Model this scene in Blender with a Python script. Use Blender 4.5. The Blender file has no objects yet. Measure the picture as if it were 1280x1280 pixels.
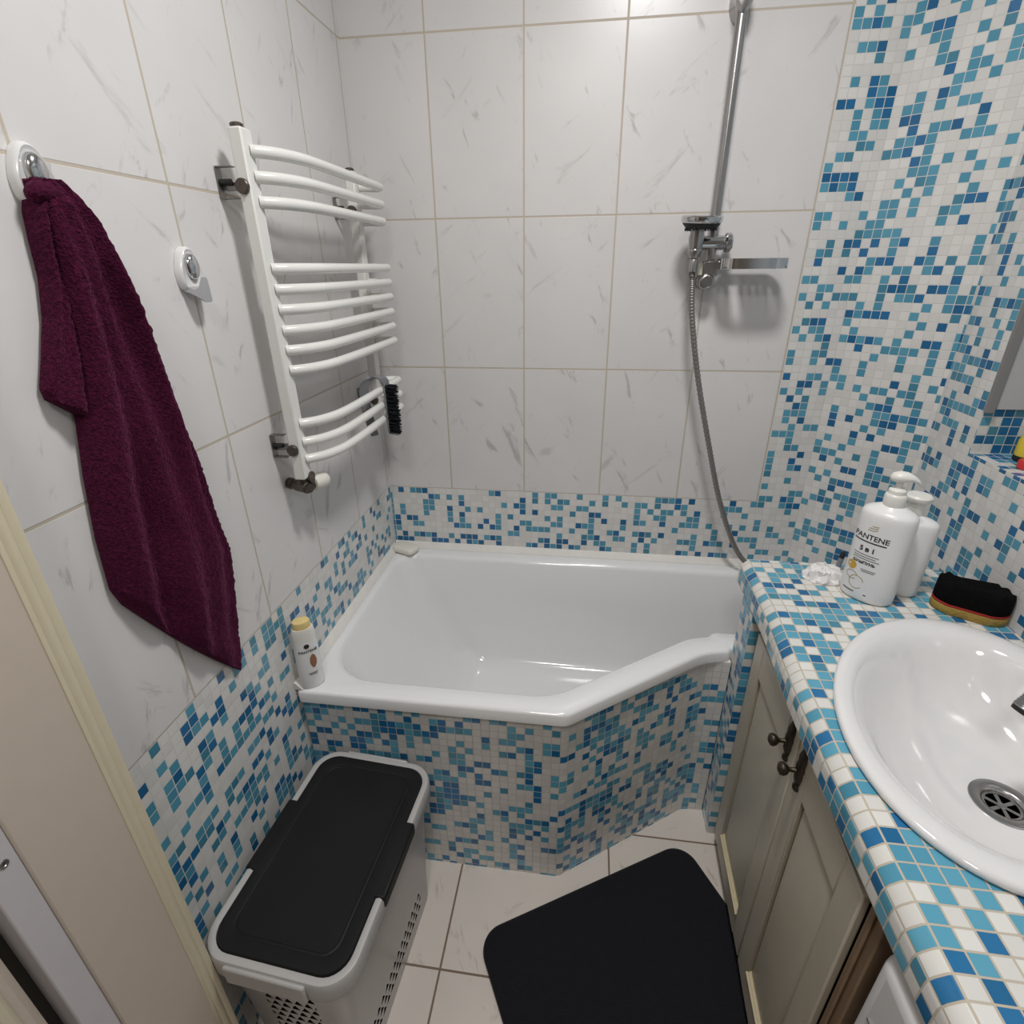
import bpy, bmesh, math, random
from mathutils import Vector, Matrix, noise
random.seed(7)
PI = math.pi
C = bpy.context.scene.collection

# ------------------------------------------------------------------ helpers
class MB:
    """collects faces, links them as one mesh object"""
    def __init__(s):
        s.v = []; s.f = []; s.uv = []; s.m = []
    def face(s, pts, uv=None, mi=0):
        i = len(s.v); s.v += [tuple(p) for p in pts]
        s.f.append(list(range(i, i + len(pts)))); s.uv.append(uv); s.m.append(mi)
    def box(s, x0, x1, y0, y1, z0, z1, mi=0):
        i = len(s.v)
        s.v += [(x, y, z) for z in (z0, z1) for y in (y0, y1) for x in (x0, x1)]
        for q in ((0,2,3,1),(4,5,7,6),(0,1,5,4),(2,6,7,3),(0,4,6,2),(1,3,7,5)):
            s.f.append([i + k for k in q]); s.uv.append(None); s.m.append(mi)
    def loft(s, rings, closed=True, cap0=False, cap1=False, uv=None, mi=0, mat_of=None):
        i = len(s.v); n = len(rings[0])
        for r in rings: s.v += [tuple(p) for p in r]
        for a in range(len(rings) - 1):
            for b in range(n if closed else n - 1):
                c = (b + 1) % n
                s.f.append([i + a*n + b, i + a*n + c, i + (a+1)*n + c, i + (a+1)*n + b])
                s.m.append(mat_of(a, b) if mat_of else mi)
                s.uv.append([uv[a][b], uv[a][b+1], uv[a+1][b+1], uv[a+1][b]] if uv else None)
        if cap0: s.f.append([i + k for k in range(n)][::-1]); s.uv.append(None); s.m.append(mi)
        if cap1: s.f.append([i + (len(rings)-1)*n + k for k in range(n)]); s.uv.append(None); s.m.append(mi)
    def tube(s, path, r, n=12, caps=True, mi=0):
        P = [Vector(p) for p in path]; rings = []
        t0 = (P[1] - P[0]).normalized()
        up = Vector((0,0,1)) if abs(t0.z) < .9 else Vector((1,0,0))
        nx = t0.cross(up).normalized()
        for k, p in enumerate(P):
            t = (P[min(k+1, len(P)-1)] - P[max(k-1, 0)]).normalized()
            nx = (nx - t * nx.dot(t)).normalized(); ny = t.cross(nx)
            rr = r(k / (len(P)-1)) if callable(r) else r
            rings.append([p + nx * rr * math.cos(2*PI*j/n) + ny * rr * math.sin(2*PI*j/n) for j in range(n)])
        s.loft(rings, cap0=caps, cap1=caps, mi=mi)
    def lathe(s, prof, origin, axis=(0,0,1), n=32, mi=0, caps=True):
        """prof = [(radius, along axis)]"""
        ax = Vector(axis).normalized()
        u = ax.cross(Vector((0,0,1)) if abs(ax.z) < .9 else Vector((1,0,0))).normalized(); w = ax.cross(u)
        o = Vector(origin)
        rings = [[o + ax*h + (u*math.cos(2*PI*j/n) + w*math.sin(2*PI*j/n)) * max(r, 1e-5) for j in range(n)] for r, h in prof]
        s.loft(rings, cap0=caps, cap1=caps, mi=mi)
    def build(s, name, mats, parent=None, off=(0,0,0), angle=35, bevel=0, fix=True, subsurf=0, seg=2):
        if not isinstance(mats, (list, tuple)): mats = [mats]
        me = bpy.data.meshes.new(name)
        o3 = Vector(off)
        me.from_pydata([tuple(Vector(p) - o3) for p in s.v], [], s.f)
        for m in mats: me.materials.append(m)
        me.polygons.foreach_set('material_index', s.m)
        if any(s.uv):
            L = me.uv_layers.new(name='UVMap')
            for p, uv in zip(me.polygons, s.uv):
                if uv:
                    for li, c in zip(p.loop_indices, uv): L.data[li].uv = c
        if fix:
            bm = bmesh.new(); bm.from_mesh(me)
            bmesh.ops.remove_doubles(bm, verts=bm.verts, dist=1e-6)
            bmesh.ops.recalc_face_normals(bm, faces=bm.faces)
            bm.to_mesh(me); bm.free()
        me.polygons.foreach_set('use_smooth', [True]*len(me.polygons))
        me.set_sharp_from_angle(angle=math.radians(angle))
        me.update()
        o = bpy.data.objects.new(name, me); C.objects.link(o)
        if bevel:
            b = o.modifiers.new('bevel', 'BEVEL'); b.width = bevel; b.segments = seg; b.limit_method = 'ANGLE'; b.angle_limit = math.radians(40)
        if subsurf:
            b = o.modifiers.new('sub', 'SUBSURF'); b.levels = subsurf; b.render_levels = subsurf
        if parent: o.parent = parent
        return o

def thing(name, label, cat, loc=(0,0,0), rotz=0, group=None):
    o = bpy.data.objects.new(name, None); C.objects.link(o)
    o.location = loc; o.rotation_euler = (0,0,rotz); o.empty_display_size = .05
    o['label'] = label; o['category'] = cat
    if group: o['group'] = group
    return o
def tag(o, label, cat, group=None):
    o['label'] = label; o['category'] = cat
    if group: o['group'] = group
    return o
def struct(o):
    o['kind'] = 'structure'; return o
def dup(root, loc, label):
    r = root.copy(); C.objects.link(r); r.location = loc; r['label'] = label
    for ch in list(root.children):
        c = ch.copy(); C.objects.link(c); c.parent = r
        for g in ch.children:
            d = g.copy(); C.objects.link(d); d.parent = c
    return r

def catmull(pts, n=8):
    P = [Vector(p) for p in pts]; out = []
    for i in range(len(P) - 1):
        a = P[max(i-1,0)]; b = P[i]; c = P[i+1]; d = P[min(i+2,len(P)-1)]
        for k in range(n):
            t = k / n
            out.append(.5*((2*b) + (c-a)*t + (2*a-5*b+4*c-d)*t*t + (3*b-a-3*c+d)*t**3))
    out.append(P[-1]); return out
def lerp(a, b, t): return a + (b - a) * t
def interp(tab, x):
    if x <= tab[0][0]: return tab[0][1]
    for (a, va), (b, vb) in zip(tab, tab[1:]):
        if x <= b: return lerp(va, vb, (x - a) / (b - a))
    return tab[-1][1]
def rrect(cx, cy, hx, hy, r, z, n=6):
    out = []
    for sx, sy, a0 in ((1,1,0),(-1,1,90),(-1,-1,180),(1,-1,270)):
        for k in range(n+1):
            a = math.radians(a0 + 90*k/n)
            out.append((cx + sx*(hx-r) + r*math.cos(a), cy + sy*(hy-r) + r*math.sin(a), z))
    return out
def text_mesh(txt, size, bold=0):
    cu = bpy.data.curves.new('t', 'FONT'); cu.body = txt; cu.size = size; cu.align_x = 'CENTER'; cu.offset = bold
    ob = bpy.data.objects.new('t', cu); C.objects.link(ob)
    dg = bpy.context.evaluated_depsgraph_get(); dg.update()
    me = bpy.data.meshes.new_from_object(ob.evaluated_get(dg))
    v = [tuple(p.co) for p in me.vertices]; f = [list(p.vertices) for p in me.polygons]
    bpy.data.objects.remove(ob); bpy.data.curves.remove(cu); bpy.data.meshes.remove(me)
    return v, f

# ------------------------------------------------------------------ materials
def nt(name):
    m = bpy.data.materials.new(name); m.use_nodes = True
    n = m.node_tree.nodes; return m, n, m.node_tree.links, n['Principled BSDF']
def plain(name, col, rough=.5, metal=0, noise_amt=0, scale=40, bump=0, coat=0, sheen=0, trans=0, spec=.5):
    m, n, l, b = nt(name)
    b.inputs['Base Color'].default_value = (*col, 1); b.inputs['Roughness'].default_value = rough
    b.inputs['Metallic'].default_value = metal; b.inputs['Coat Weight'].default_value = coat
    b.inputs['Sheen Weight'].default_value = sheen; b.inputs['Transmission Weight'].default_value = trans
    b.inputs['Specular IOR Level'].default_value = spec
    tc = n.new('ShaderNodeTexCoord'); nz = n.new('ShaderNodeTexNoise')
    nz.inputs['Scale'].default_value = scale; nz.inputs['Detail'].default_value = 5
    l.new(tc.outputs['Object'], nz.inputs['Vector'])
    if noise_amt:
        mx = n.new('ShaderNodeMix'); mx.data_type = 'RGBA'
        mx.inputs['A'].default_value = (*[c*(1-noise_amt) for c in col], 1)
        mx.inputs['B'].default_value = (*[min(1, c*(1+noise_amt)) for c in col], 1)
        l.new(nz.outputs['Fac'], mx.inputs['Factor']); l.new(mx.outputs['Result'], b.inputs['Base Color'])
    if bump:
        bp = n.new('ShaderNodeBump'); bp.inputs['Strength'].default_value = bump; bp.inputs['Distance'].default_value = .002
        l.new(nz.outputs['Fac'], bp.inputs['Height']); l.new(bp.outputs['Normal'], b.inputs['Normal'])
    return m
def math_n(n, l, op, a, b=None):
    x = n.new('ShaderNodeMath'); x.operation = op
    for k, q in enumerate((a, b)):
        if q is None: continue
        if isinstance(q, (int, float)): x.inputs[k].default_value = q
        else: l.new(q, x.inputs[k])
    return x.outputs[0]
def grid_nodes(n, l, su, sv, gu, gv, ou=0, ov=0):
    """uv in metres -> cell id vector, grout mask (1 on chip), in-cell coords"""
    uv = n.new('ShaderNodeUVMap'); sp = n.new('ShaderNodeSeparateXYZ'); l.new(uv.outputs['UV'], sp.inputs[0])
    cells = []; masks = []
    for ax, s, g, o in (('X', su, gu, ou), ('Y', sv, gv, ov)):
        t = math_n(n, l, 'DIVIDE', math_n(n, l, 'SUBTRACT', sp.outputs[ax], o), s)
        c = math_n(n, l, 'FLOOR', t); f = math_n(n, l, 'FRACT', t)
        d = math_n(n, l, 'MINIMUM', f, math_n(n, l, 'SUBTRACT', 1.0, f))
        mr = n.new('ShaderNodeMapRange'); mr.interpolation_type = 'SMOOTHSTEP'
        mr.inputs['From Min'].default_value = g*.6/s; mr.inputs['From Max'].default_value = g*1.0/s
        l.new(d, mr.inputs['Value']); cells.append(c); masks.append(mr.outputs[0])
    cv = n.new('ShaderNodeCombineXYZ'); l.new(cells[0], cv.inputs[0]); l.new(cells[1], cv.inputs[1])
    mask = math_n(n, l, 'MULTIPLY', masks[0], masks[1])
    return uv.outputs['UV'], cv.outputs[0], mask
def mosaic(name, seed, grout=(.62,.60,.57), white=(.70,.685,.66), pitch=.0214, rough=.22, cut=.60, gw=.0011, mid=.28, k=1.0):
    m, n, l, b = nt(name)
    uv, cell, mask = grid_nodes(n, l, pitch, pitch, gw, gw)
    add = n.new('ShaderNodeVectorMath'); add.operation = 'ADD'; add.inputs[1].default_value = (seed*13.7+.5, seed*7.3+.5, seed)
    l.new(cell, add.inputs[0])
    wn = n.new('ShaderNodeTexWhiteNoise'); wn.noise_dimensions = '3D'; l.new(add.outputs[0], wn.inputs['Vector'])
    nz = n.new('ShaderNodeTexNoise'); nz.inputs['Scale'].default_value = .33; nz.inputs['Detail'].default_value = 1
    l.new(add.outputs[0], nz.inputs['Vector'])
    t = math_n(n, l, 'ADD', wn.outputs['Value'], math_n(n, l, 'MULTIPLY', math_n(n, l, 'SUBTRACT', nz.outputs['Fac'], .5), .75))
    rp = n.new('ShaderNodeValToRGB'); rp.color_ramp.interpolation = 'CONSTANT'
    e = rp.color_ramp.elements
    W = (*white, 1); W2 = (*[c*.93 for c in white], 1)
    e[0].position = 0; e[0].color = W; e[1].position = cut*.5; e[1].color = W2
    for p, c in ((cut, (.073,.27,.385,1)), (cut+.13, (.092,.31,.43,1)), (cut+mid-.05, (.055,.215,.31,1)), (cut+mid, (.011,.113,.255,1)), (cut+mid+.08,(.017,.14,.31,1))):
        if p < 1:
            q = e.new(p); q.color = (c[0]*k, c[1]*k, c[2]*k, 1)
    l.new(t, rp.inputs[0])
    mx = n.new('ShaderNodeMix'); mx.data_type = 'RGBA'; mx.inputs['A'].default_value = (*grout, 1)
    l.new(mask, mx.inputs['Factor']); l.new(rp.outputs['Color'], mx.inputs['B']); l.new(mx.outputs['Result'], b.inputs['Base Color'])
    rg = n.new('ShaderNodeMapRange'); rg.inputs['To Min'].default_value = .8; rg.inputs['To Max'].default_value = rough
    l.new(mask, rg.inputs['Value']); l.new(rg.outputs[0], b.inputs['Roughness'])
    bp = n.new('ShaderNodeBump'); bp.inputs['Strength'].default_value = .5; bp.inputs['Distance'].default_value = .0012
    wob = n.new('ShaderNodeTexNoise'); wob.inputs['Scale'].default_value = 60; l.new(uv, wob.inputs['Vector'])
    l.new(math_n(n, l, 'ADD', mask, math_n(n, l, 'MULTIPLY', wob.outputs['Fac'], .25)), bp.inputs['Height'])
    l.new(bp.outputs['Normal'], b.inputs['Normal'])
    return m
def marble(name, su, sv, ou, ov, base, vein, grout, gw=.0028, rough=.18, vs=1.0, vo=.55):
    m, n, l, b = nt(name)
    uv, cell, mask = grid_nodes(n, l, su, sv, gw, gw, ou, ov)
    wn = n.new('ShaderNodeTexWhiteNoise'); l.new(cell, wn.inputs['Vector'])
    sc = n.new('ShaderNodeVectorMath'); sc.operation = 'MULTIPLY_ADD'; l.new(wn.outputs['Color'], sc.inputs[0])
    sc.inputs[1].default_value = (5,5,5); l.new(uv, sc.inputs[2])
    def streak(rot, sx, sy, scale, lo, hi, off):
        m_r = n.new('ShaderNodeMapping'); m_r.inputs['Rotation'].default_value = (0,0,rot); m_r.inputs['Location'].default_value = (off,off,off); l.new(sc.outputs[0], m_r.inputs['Vector'])
        mp = n.new('ShaderNodeMapping'); mp.inputs['Scale'].default_value = (sx*vs,sy*vs,1)
        l.new(m_r.outputs[0], mp.inputs['Vector'])
        a = n.new('ShaderNodeTexNoise'); a.inputs['Scale'].default_value = scale; a.inputs['Detail'].default_value = 8; a.inputs['Roughness'].default_value = .62; a.inputs['Distortion'].default_value = .5
        l.new(mp.outputs[0], a.inputs['Vector'])
        r = n.new('ShaderNodeMapRange'); r.interpolation_type = 'SMOOTHSTEP'; r.inputs['From Min'].default_value = lo; r.inputs['From Max'].default_value = hi
        l.new(a.outputs['Fac'], r.inputs['Value']); return r.outputs[0]
    v = math_n(n, l, 'MULTIPLY', math_n(n, l, 'MAXIMUM', streak(-.45, 7, 2.0, 3.4, .60, .70, 0), math_n(n, l, 'MULTIPLY', streak(.85, 8, 2.2, 2.8, .60, .72, 3), .75)), vo)
    cl = n.new('ShaderNodeTexNoise'); cl.inputs['Scale'].default_value = 6; cl.inputs['Detail'].default_value = 3; l.new(sc.outputs[0], cl.inputs['Vector'])
    m0 = n.new('ShaderNodeMix'); m0.data_type = 'RGBA'; m0.inputs['A'].default_value = (*[q*.93 for q in base],1); m0.inputs['B'].default_value = (*[min(1,q*1.05) for q in base],1)
    l.new(cl.outputs['Fac'], m0.inputs['Factor'])
    m1 = n.new('ShaderNodeMix'); m1.data_type = 'RGBA'; m1.inputs['B'].default_value = (*vein,1); l.new(v, m1.inputs['Factor']); l.new(m0.outputs['Result'], m1.inputs['A'])
    m2 = n.new('ShaderNodeMix'); m2.data_type = 'RGBA'; m2.inputs['A'].default_value = (*grout,1); l.new(mask, m2.inputs['Factor']); l.new(m1.outputs['Result'], m2.inputs['B'])
    l.new(m2.outputs['Result'], b.inputs['Base Color'])
    rg = n.new('ShaderNodeMapRange'); rg.inputs['To Min'].default_value = .8; rg.inputs['To Max'].default_value = rough
    l.new(mask, rg.inputs['Value']); l.new(rg.outputs[0], b.inputs['Roughness'])
    bp = n.new('ShaderNodeBump'); bp.inputs['Strength'].default_value = .35; bp.inputs['Distance'].default_value = .002
    wv = n.new('ShaderNodeTexNoise'); wv.inputs['Scale'].default_value = 9; l.new(uv, wv.inputs['Vector'])
    l.new(math_n(n, l, 'ADD', mask, math_n(n, l, 'MULTIPLY', wv.outputs['Fac'], .5)), bp.inputs['Height']); l.new(bp.outputs['Normal'], b.inputs['Normal'])
    return m

ZM, TH = .843, .4085
TB = (.665,.645,.635)
M_back = marble('marble_tile_back', .25, TH, .2223, ZM, TB, (.30,.28,.27), (.50,.44,.36), rough=.3)
M_left = marble('marble_tile_left', .25, TH, .2697, ZM, TB, (.30,.28,.27), (.50,.44,.36), rough=.3)
M_floor = marble('marble_tile_floor', .41, .40, .38, -.984, (.68,.62,.56), (.34,.28,.23), (.20,.14,.10), gw=.0032, rough=.3)
M_mos = mosaic('mosaic_wall', 1)
M_mosL = mosaic('mosaic_left', 2)
M_mosR = mosaic('mosaic_right', 3)
M_panel = mosaic('mosaic_panel', 4, grout=(.57,.545,.51), white=(.74,.725,.705), cut=.54, k=1.35)
M_top = mosaic('mosaic_worktop', 5, grout=(.52,.46,.37), white=(.74,.73,.69), gw=.0016, cut=.40, pitch=.0239, mid=.44, k=1.15)
M_plaster = plain('ceiling_paint', (.78,.77,.75), .8, noise_amt=.03)
M_tub = plain('white_acrylic', (.80,.80,.80), .12, coat=.5, noise_amt=.01)
M_ceramic = plain('white_ceramic', (.78,.77,.765), .08, coat=.6, noise_amt=.01)
M_caulk = plain('caulk', (.72,.70,.66), .6, noise_amt=.08)
M_enamel = plain('white_enamel', (.74,.73,.70), .22, noise_amt=.02)
M_bronze = plain('bronze', (.12,.10,.085), .38, metal=.9, noise_amt=.3, scale=80)
M_brass_old = plain('antique_brass', (.055,.043,.03), .4, metal=.75, noise_amt=.5, scale=200, bump=.3)
M_knob = plain('white_knob_plastic', (.70,.68,.61), .35, noise_amt=.02)
M_chrome = plain('chrome', (.62,.62,.63), .14, metal=1, noise_amt=.03)
M_chrome2 = plain('dull_chrome', (.40,.39,.385), .28, metal=1, noise_amt=.08)
M_chrome3 = plain('bracket_steel', (.26,.25,.24), .35, metal=.9, noise_amt=.1)
M_black = plain('black_rubber', (.012,.012,.013), .6, noise_amt=.2)
M_hook = plain('hook_white', (.70,.70,.69), .2, noise_amt=.02)
M_hookg = plain('hook_grey', (.36,.36,.37), .35, noise_amt=.05)
M_brushg = plain('brush_grey', (.17,.175,.18), .45, noise_amt=.05)
M_brist = plain('bristles', (.012,.014,.017), .8, noise_amt=.3, scale=300, spec=.12)
M_bottle = plain('white_bottle', (.80,.795,.79), .3, noise_amt=.01)
M_capw = plain('white_cap', (.78,.765,.72), .35, noise_amt=.01)
M_ink = plain('black_ink', (.02,.02,.02), .5)
M_gold = plain('gold_ink', (.45,.33,.13), .4, metal=.3)
M_amber = plain('amber_ink', (.62,.36,.04), .35, noise_amt=.3, scale=120)
M_brown = plain('brown_ink', (.30,.13,.07), .45, noise_amt=.25, scale=150)
M_yellowcap = plain('yellowed_cap', (.72,.56,.24), .45, noise_amt=.15, scale=90)
M_lid = plain('black_lid_plastic', (.010,.010,.0105), .5, noise_amt=.4, scale=9, bump=.06, spec=.22)
M_bask = plain('silver_plastic', (.44,.43,.42), .38, noise_amt=.05, scale=250)
M_mat = plain('mat_pile', (.012,.0122,.0155), .95, noise_amt=.5, scale=300, bump=.9, sheen=.08, spec=.15)
M_cab = plain('cream_paint', (.50,.455,.37), .38, noise_amt=.06, scale=25)
M_cablit = plain('lit_bevel_tone', (.62,.52,.32), .55, noise_amt=.15, scale=60)  # paler tone paints in the light caught by the upward door bevel
M_cabend = plain('cabinet_side_brown', (.20,.13,.075), .5, noise_amt=.15)
M_door = plain('cream_door_paint', (.56,.475,.40), .5, noise_amt=.04, scale=30, bump=.03)
M_seal = plain('cream_moulding', (.64,.57,.42), .4, noise_amt=.05)
M_strip = plain('white_strip', (.56,.53,.54), .4, noise_amt=.03)
M_applw = plain('appliance_white', (.70,.69,.69), .25, noise_amt=.01)
M_grey = plain('grey_panel', (.46,.45,.45), .35, noise_amt=.03)
M_greyd = plain('grey_metal_edge', (.27,.26,.255), .35, metal=.4, noise_amt=.05)
M_tissue = plain('tissue_paper', (.80,.78,.77), .9, noise_amt=.04)
M_soap = plain('cream_soap', (.76,.73,.64), .4, noise_amt=.03)
M_foam = plain('yellow_foam', (.36,.24,.055), .9, noise_amt=.35, scale=180, bump=.8)
M_red = plain('red_layer', (.36,.02,.015), .8, noise_amt=.2, scale=150)
M_scour = plain('black_sponge', (.004,.004,.004), .95, noise_amt=.5, scale=200, bump=1, spec=.1)
M_yel = plain('yellow_can', (.68,.52,.05), .35, noise_amt=.05)
M_redp = plain('red_plastic', (.55,.03,.03), .35, noise_amt=.05)
M_dark = plain('dark_gap', (.03,.025,.02), .8)

def towel_mat():
    m, n, l, b = nt('terry_burgundy')
    tc = n.new('ShaderNodeTexCoord')
    a = n.new('ShaderNodeTexNoise'); a.inputs['Scale'].default_value = 260; a.inputs['Detail'].default_value = 6; l.new(tc.outputs['Object'], a.inputs['Vector'])
    c = n.new('ShaderNodeTexVoronoi'); c.inputs['Scale'].default_value = 420; l.new(tc.outputs['Object'], c.inputs['Vector'])
    rp = n.new('ShaderNodeValToRGB'); rp.color_ramp.elements[0].position = .3; rp.color_ramp.elements[0].color = (.026,.003,.012,1)
    rp.color_ramp.elements[1].position = .75; rp.color_ramp.elements[1].color = (.082,.009,.036,1)
    k = rp.color_ramp.elements.new(.79); k.color = (.16,.05,.085,1)
    l.new(a.outputs['Fac'], rp.inputs[0]); l.new(rp.outputs[0], b.inputs['Base Color'])
    b.inputs['Roughness'].default_value = .95; b.inputs['Sheen Weight'].default_value = .25; b.inputs['Sheen Roughness'].default_value = .4
    b.inputs['Sheen Tint'].default_value = (.6,.15,.35,1); b.inputs['Specular IOR Level'].default_value = .1
    bp = n.new('ShaderNodeBump'); bp.inputs['Strength'].default_value = .8; bp.inputs['Distance'].default_value = .003
    l.new(math_n(n, l, 'ADD', a.outputs['Fac'], math_n(n, l, 'MULTIPLY', c.outputs['Distance'], .5)), bp.inputs['Height']); l.new(bp.outputs['Normal'], b.inputs['Normal'])
    return m
M_towel = towel_mat()
def basket_mat():
    """silver plastic wall with rows of small triangular holes: u = metres round a side, v = height"""
    m, n, l, b = nt('silver_plastic_holed')
    b.inputs['Base Color'].default_value = (.42,.40,.40,1); b.inputs['Metallic'].default_value = .25; b.inputs['Roughness'].default_value = .3
    uv = n.new('ShaderNodeUVMap'); sp = n.new('ShaderNodeSeparateXYZ'); l.new(uv.outputs[0], sp.inputs[0])
    V = math_n(n, l, 'DIVIDE', sp.outputs['Y'], .024); row = math_n(n, l, 'FLOOR', V); fv = math_n(n, l, 'FRACT', V)
    U = math_n(n, l, 'DIVIDE', sp.outputs['X'], .021)
    U2 = math_n(n, l, 'ADD', U, math_n(n, l, 'MULTIPLY', math_n(n, l, 'MODULO', row, 2.0), .5)); fu = math_n(n, l, 'FRACT', U2)
    dv = math_n(n, l, 'SUBTRACT', fv, .5)
    wid = math_n(n, l, 'SUBTRACT', .24, math_n(n, l, 'MULTIPLY', dv, .6))
    du = math_n(n, l, 'ABSOLUTE', math_n(n, l, 'SUBTRACT', fu, .5))
    hole = math_n(n, l, 'MULTIPLY', math_n(n, l, 'LESS_THAN', du, wid), math_n(n, l, 'LESS_THAN', math_n(n, l, 'ABSOLUTE', dv), .34))
    # u runs -hw..hw on the side in question, shifted by 10 per region that carries holes
    def rng(x, a, c): return math_n(n, l, 'MULTIPLY', math_n(n, l, 'GREATER_THAN', x, a), math_n(n, l, 'LESS_THAN', x, c))
    front = math_n(n, l, 'MULTIPLY', rng(sp.outputs['X'], 9.945, 10.055), rng(sp.outputs['Y'], .072, .384))
    side = math_n(n, l, 'MULTIPLY', rng(sp.outputs['X'], 19.82, 20.12), rng(sp.outputs['Y'], .048, .120))
    fac = math_n(n, l, 'MULTIPLY', hole, math_n(n, l, 'MAXIMUM', front, side))
    tr = n.new('ShaderNodeBsdfTransparent'); mx = n.new('ShaderNodeMixShader')
    l.new(fac, mx.inputs[0]); l.new(b.outputs[0], mx.inputs[1]); l.new(tr.outputs[0], mx.inputs[2])
    l.new(mx.outputs[0], n['Material Output'].inputs['Surface'])
    return m
M_baskh = basket_mat()

# ------------------------------------------------------------------ the room
XE, E1, RX, RY = 1.2267, 1.355, 1.558, -.174   # mosaic edge, start of the angled wall, right wall plane, its back end
CEIL, YF = 2.55, -2.5
mb = MB()
def wq(mb, a, b, z0, z1, u0, u1, mi, vo=0):
    mb.face([(*a, z0), (*b, z0), (*b, z1), (*a, z1)], [(u0, z0-vo), (u1, z0-vo), (u1, z1-vo), (u0, z1-vo)], mi)
wq(mb, (0,0), (XE,0), ZM, CEIL, 0, XE, 0)
wq(mb, (0,0), (XE,0), 0, ZM, -XE, 0, 1, ZM)
wq(mb, (XE,0), (E1,0), 0, CEIL, 0, E1-XE, 1, ZM)
mb.box(-.1, E1, .004, .1, 0, CEIL, 2)
struct(mb.build('wall_back', [M_back, M_mos, M_plaster], fix=False))
mb = MB(); dl = math.hypot(RX-E1, RY); dx, dy = (RX-E1)/dl, RY/dl
wq(mb, (E1,0), (RX,RY), 0, CEIL, E1-XE, E1-XE+dl, 0, ZM)
mb.face([(E1,.1,0),(RX+.12,.1,0),(RX+.12,.1,CEIL),(E1,.1,CEIL)], None, 1)
struct(mb.build('wall_corner', [M_mos, M_plaster], fix=False))
mb = MB(); YL = -1.2255
wq(mb, (0,YL), (0,0), ZM, CEIL, -YL, 0, 0)
wq(mb, (0,YL), (0,0), 0, ZM, -YL, 0, 1, ZM)
mb.box(-.1, -.004, YL, .1, 0, CEIL, 2)
struct(mb.build('wall_left', [M_left, M_mosL, M_plaster], fix=False))
# right wall with the recess
NY, NZ, ND, NY2, NZ2 = -.338, 1.130, .17, -1.55, 2.10
mb = MB(); us = E1-XE+dl
wq(mb, (RX,RY), (RX,NY), 0, CEIL, us, us+RY-NY, 0, ZM)
wq(mb, (RX,NY), (RX,YF), 0, NZ, us+RY-NY, us+RY-YF, 0, ZM)
wq(mb, (RX,NY), (RX,YF), NZ2, CEIL, us+RY-NY, us+RY-YF, 0, ZM)
wq(mb, (RX,NY2), (RX,YF), NZ, NZ2, us+RY-NY2, us+RY-YF, 0, ZM)
wq(mb, (RX,NY), (RX+ND,NY), NZ, NZ2, 0, ND, 1, NZ)
wq(mb, (RX+ND,NY), (RX+ND,NY2), NZ, NZ2, 0, NY-NY2, 0, NZ)
wq(mb, (RX+ND,NY2), (RX,NY2), NZ, NZ2, 0, ND, 0, NZ)
for z in (NZ, NZ2):
    mb.face([(RX,NY,z),(RX,NY2,z),(RX+ND,NY2,z),(RX+ND,NY,z)], [(NY,0),(NY2,0),(NY2,ND),(NY,ND)], 2)
mb.box(RX+ND+.004, RX+ND+.08, YF, .1, 0, CEIL, 3)
M_niche = mosaic('mosaic_recess', 8, cut=.16)
M_ledge = mosaic('mosaic_ledge', 9, cut=.55)
struct(mb.build('wall_right', [M_mosR, M_niche, M_ledge, M_plaster], fix=False))
mb = MB(); mb.face([(-.9,YF,0),(1.75,YF,0),(1.75,.05,0),(-.9,.05,0)], [(-.9,YF),(1.75,YF),(1.75,.05),(-.9,.05)]); mb.box(-.9,1.75,YF,.05,-.1,-.003,1)
struct(mb.build('floor', [M_floor, M_plaster], fix=False))
mb = MB(); mb.box(-.9,1.78,YF,.1,CEIL,CEIL+.08)
struct(mb.build('ceiling', M_plaster))
mb = MB(); mb.box(-.9,1.78,YF-.08,YF,0,CEIL)
M_hall = plain('hall_dark_tone', (.16,.13,.105), .7, noise_amt=.06)  # dark tone stands in for an unlit hall, darkens chrome reflections
struct(mb.build('wall_front', M_hall))
mb = MB(); mb.box(-.98,-.9,YF-.08,YL,0,CEIL); mb.box(-.9,-.1,YL,YL+.06,0,CEIL)
struct(mb.build('wall_hall', M_hall))

# door lining on the left, beside the camera
JX = .045
d = struct(bpy.data.objects.new('door_1', None)); C.objects.link(d); d.location = (JX, -1.25, 0)
off = d.location
mb = MB(); mb.box(-.1, JX, -1.351, -1.2265, 0, 2.1); mb.build('jamb', M_door, d, off, bevel=.003)
prof = [(JX-.03,-1.2262),(JX-.012,-1.2115),(JX-.002,-1.2055),(JX+.004,-1.209),(JX+.0045,-1.216),(JX+.002,-1.2195),(JX+.0045,-1.223),(JX+.004,-1.229),(JX+.001,-1.232),(JX+.0022,-1.235),(JX+.0015,-1.238),(JX-.005,-1.2395),(JX-.03,-1.2395)]
mb = MB(); mb.loft([[(x,y,z) for x,y in prof] for z in (0,2.1)], cap0=True, cap1=True); mb.build('moulding', M_seal, d, off, angle=50)
mb = MB(); mb.box(-.06, JX-.001, -1.387, -1.3515, 0, 2.1); st = mb.build('strip', M_strip, d, off, bevel=.002)
mb = MB(); cz = (JX-.001, -1.366, .936); mb.lathe([(.0052,0),(.0050,.0012),(.003,.0016),(.0022,.0006),(0,.0006)], cz, (1,0,0), 20); mb.build('screw', M_chrome2, st)
for c in st.children:
    pass
sc_ = [c for c in st.children][0]; sc_.data.transform(Matrix.Translation(-Vector(off)))
mb = MB(); mb.box(-.07, JX-.028, -1.405, -1.3872, 0, 2.1); mb.build('rebate', M_dark, d, off)
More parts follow.
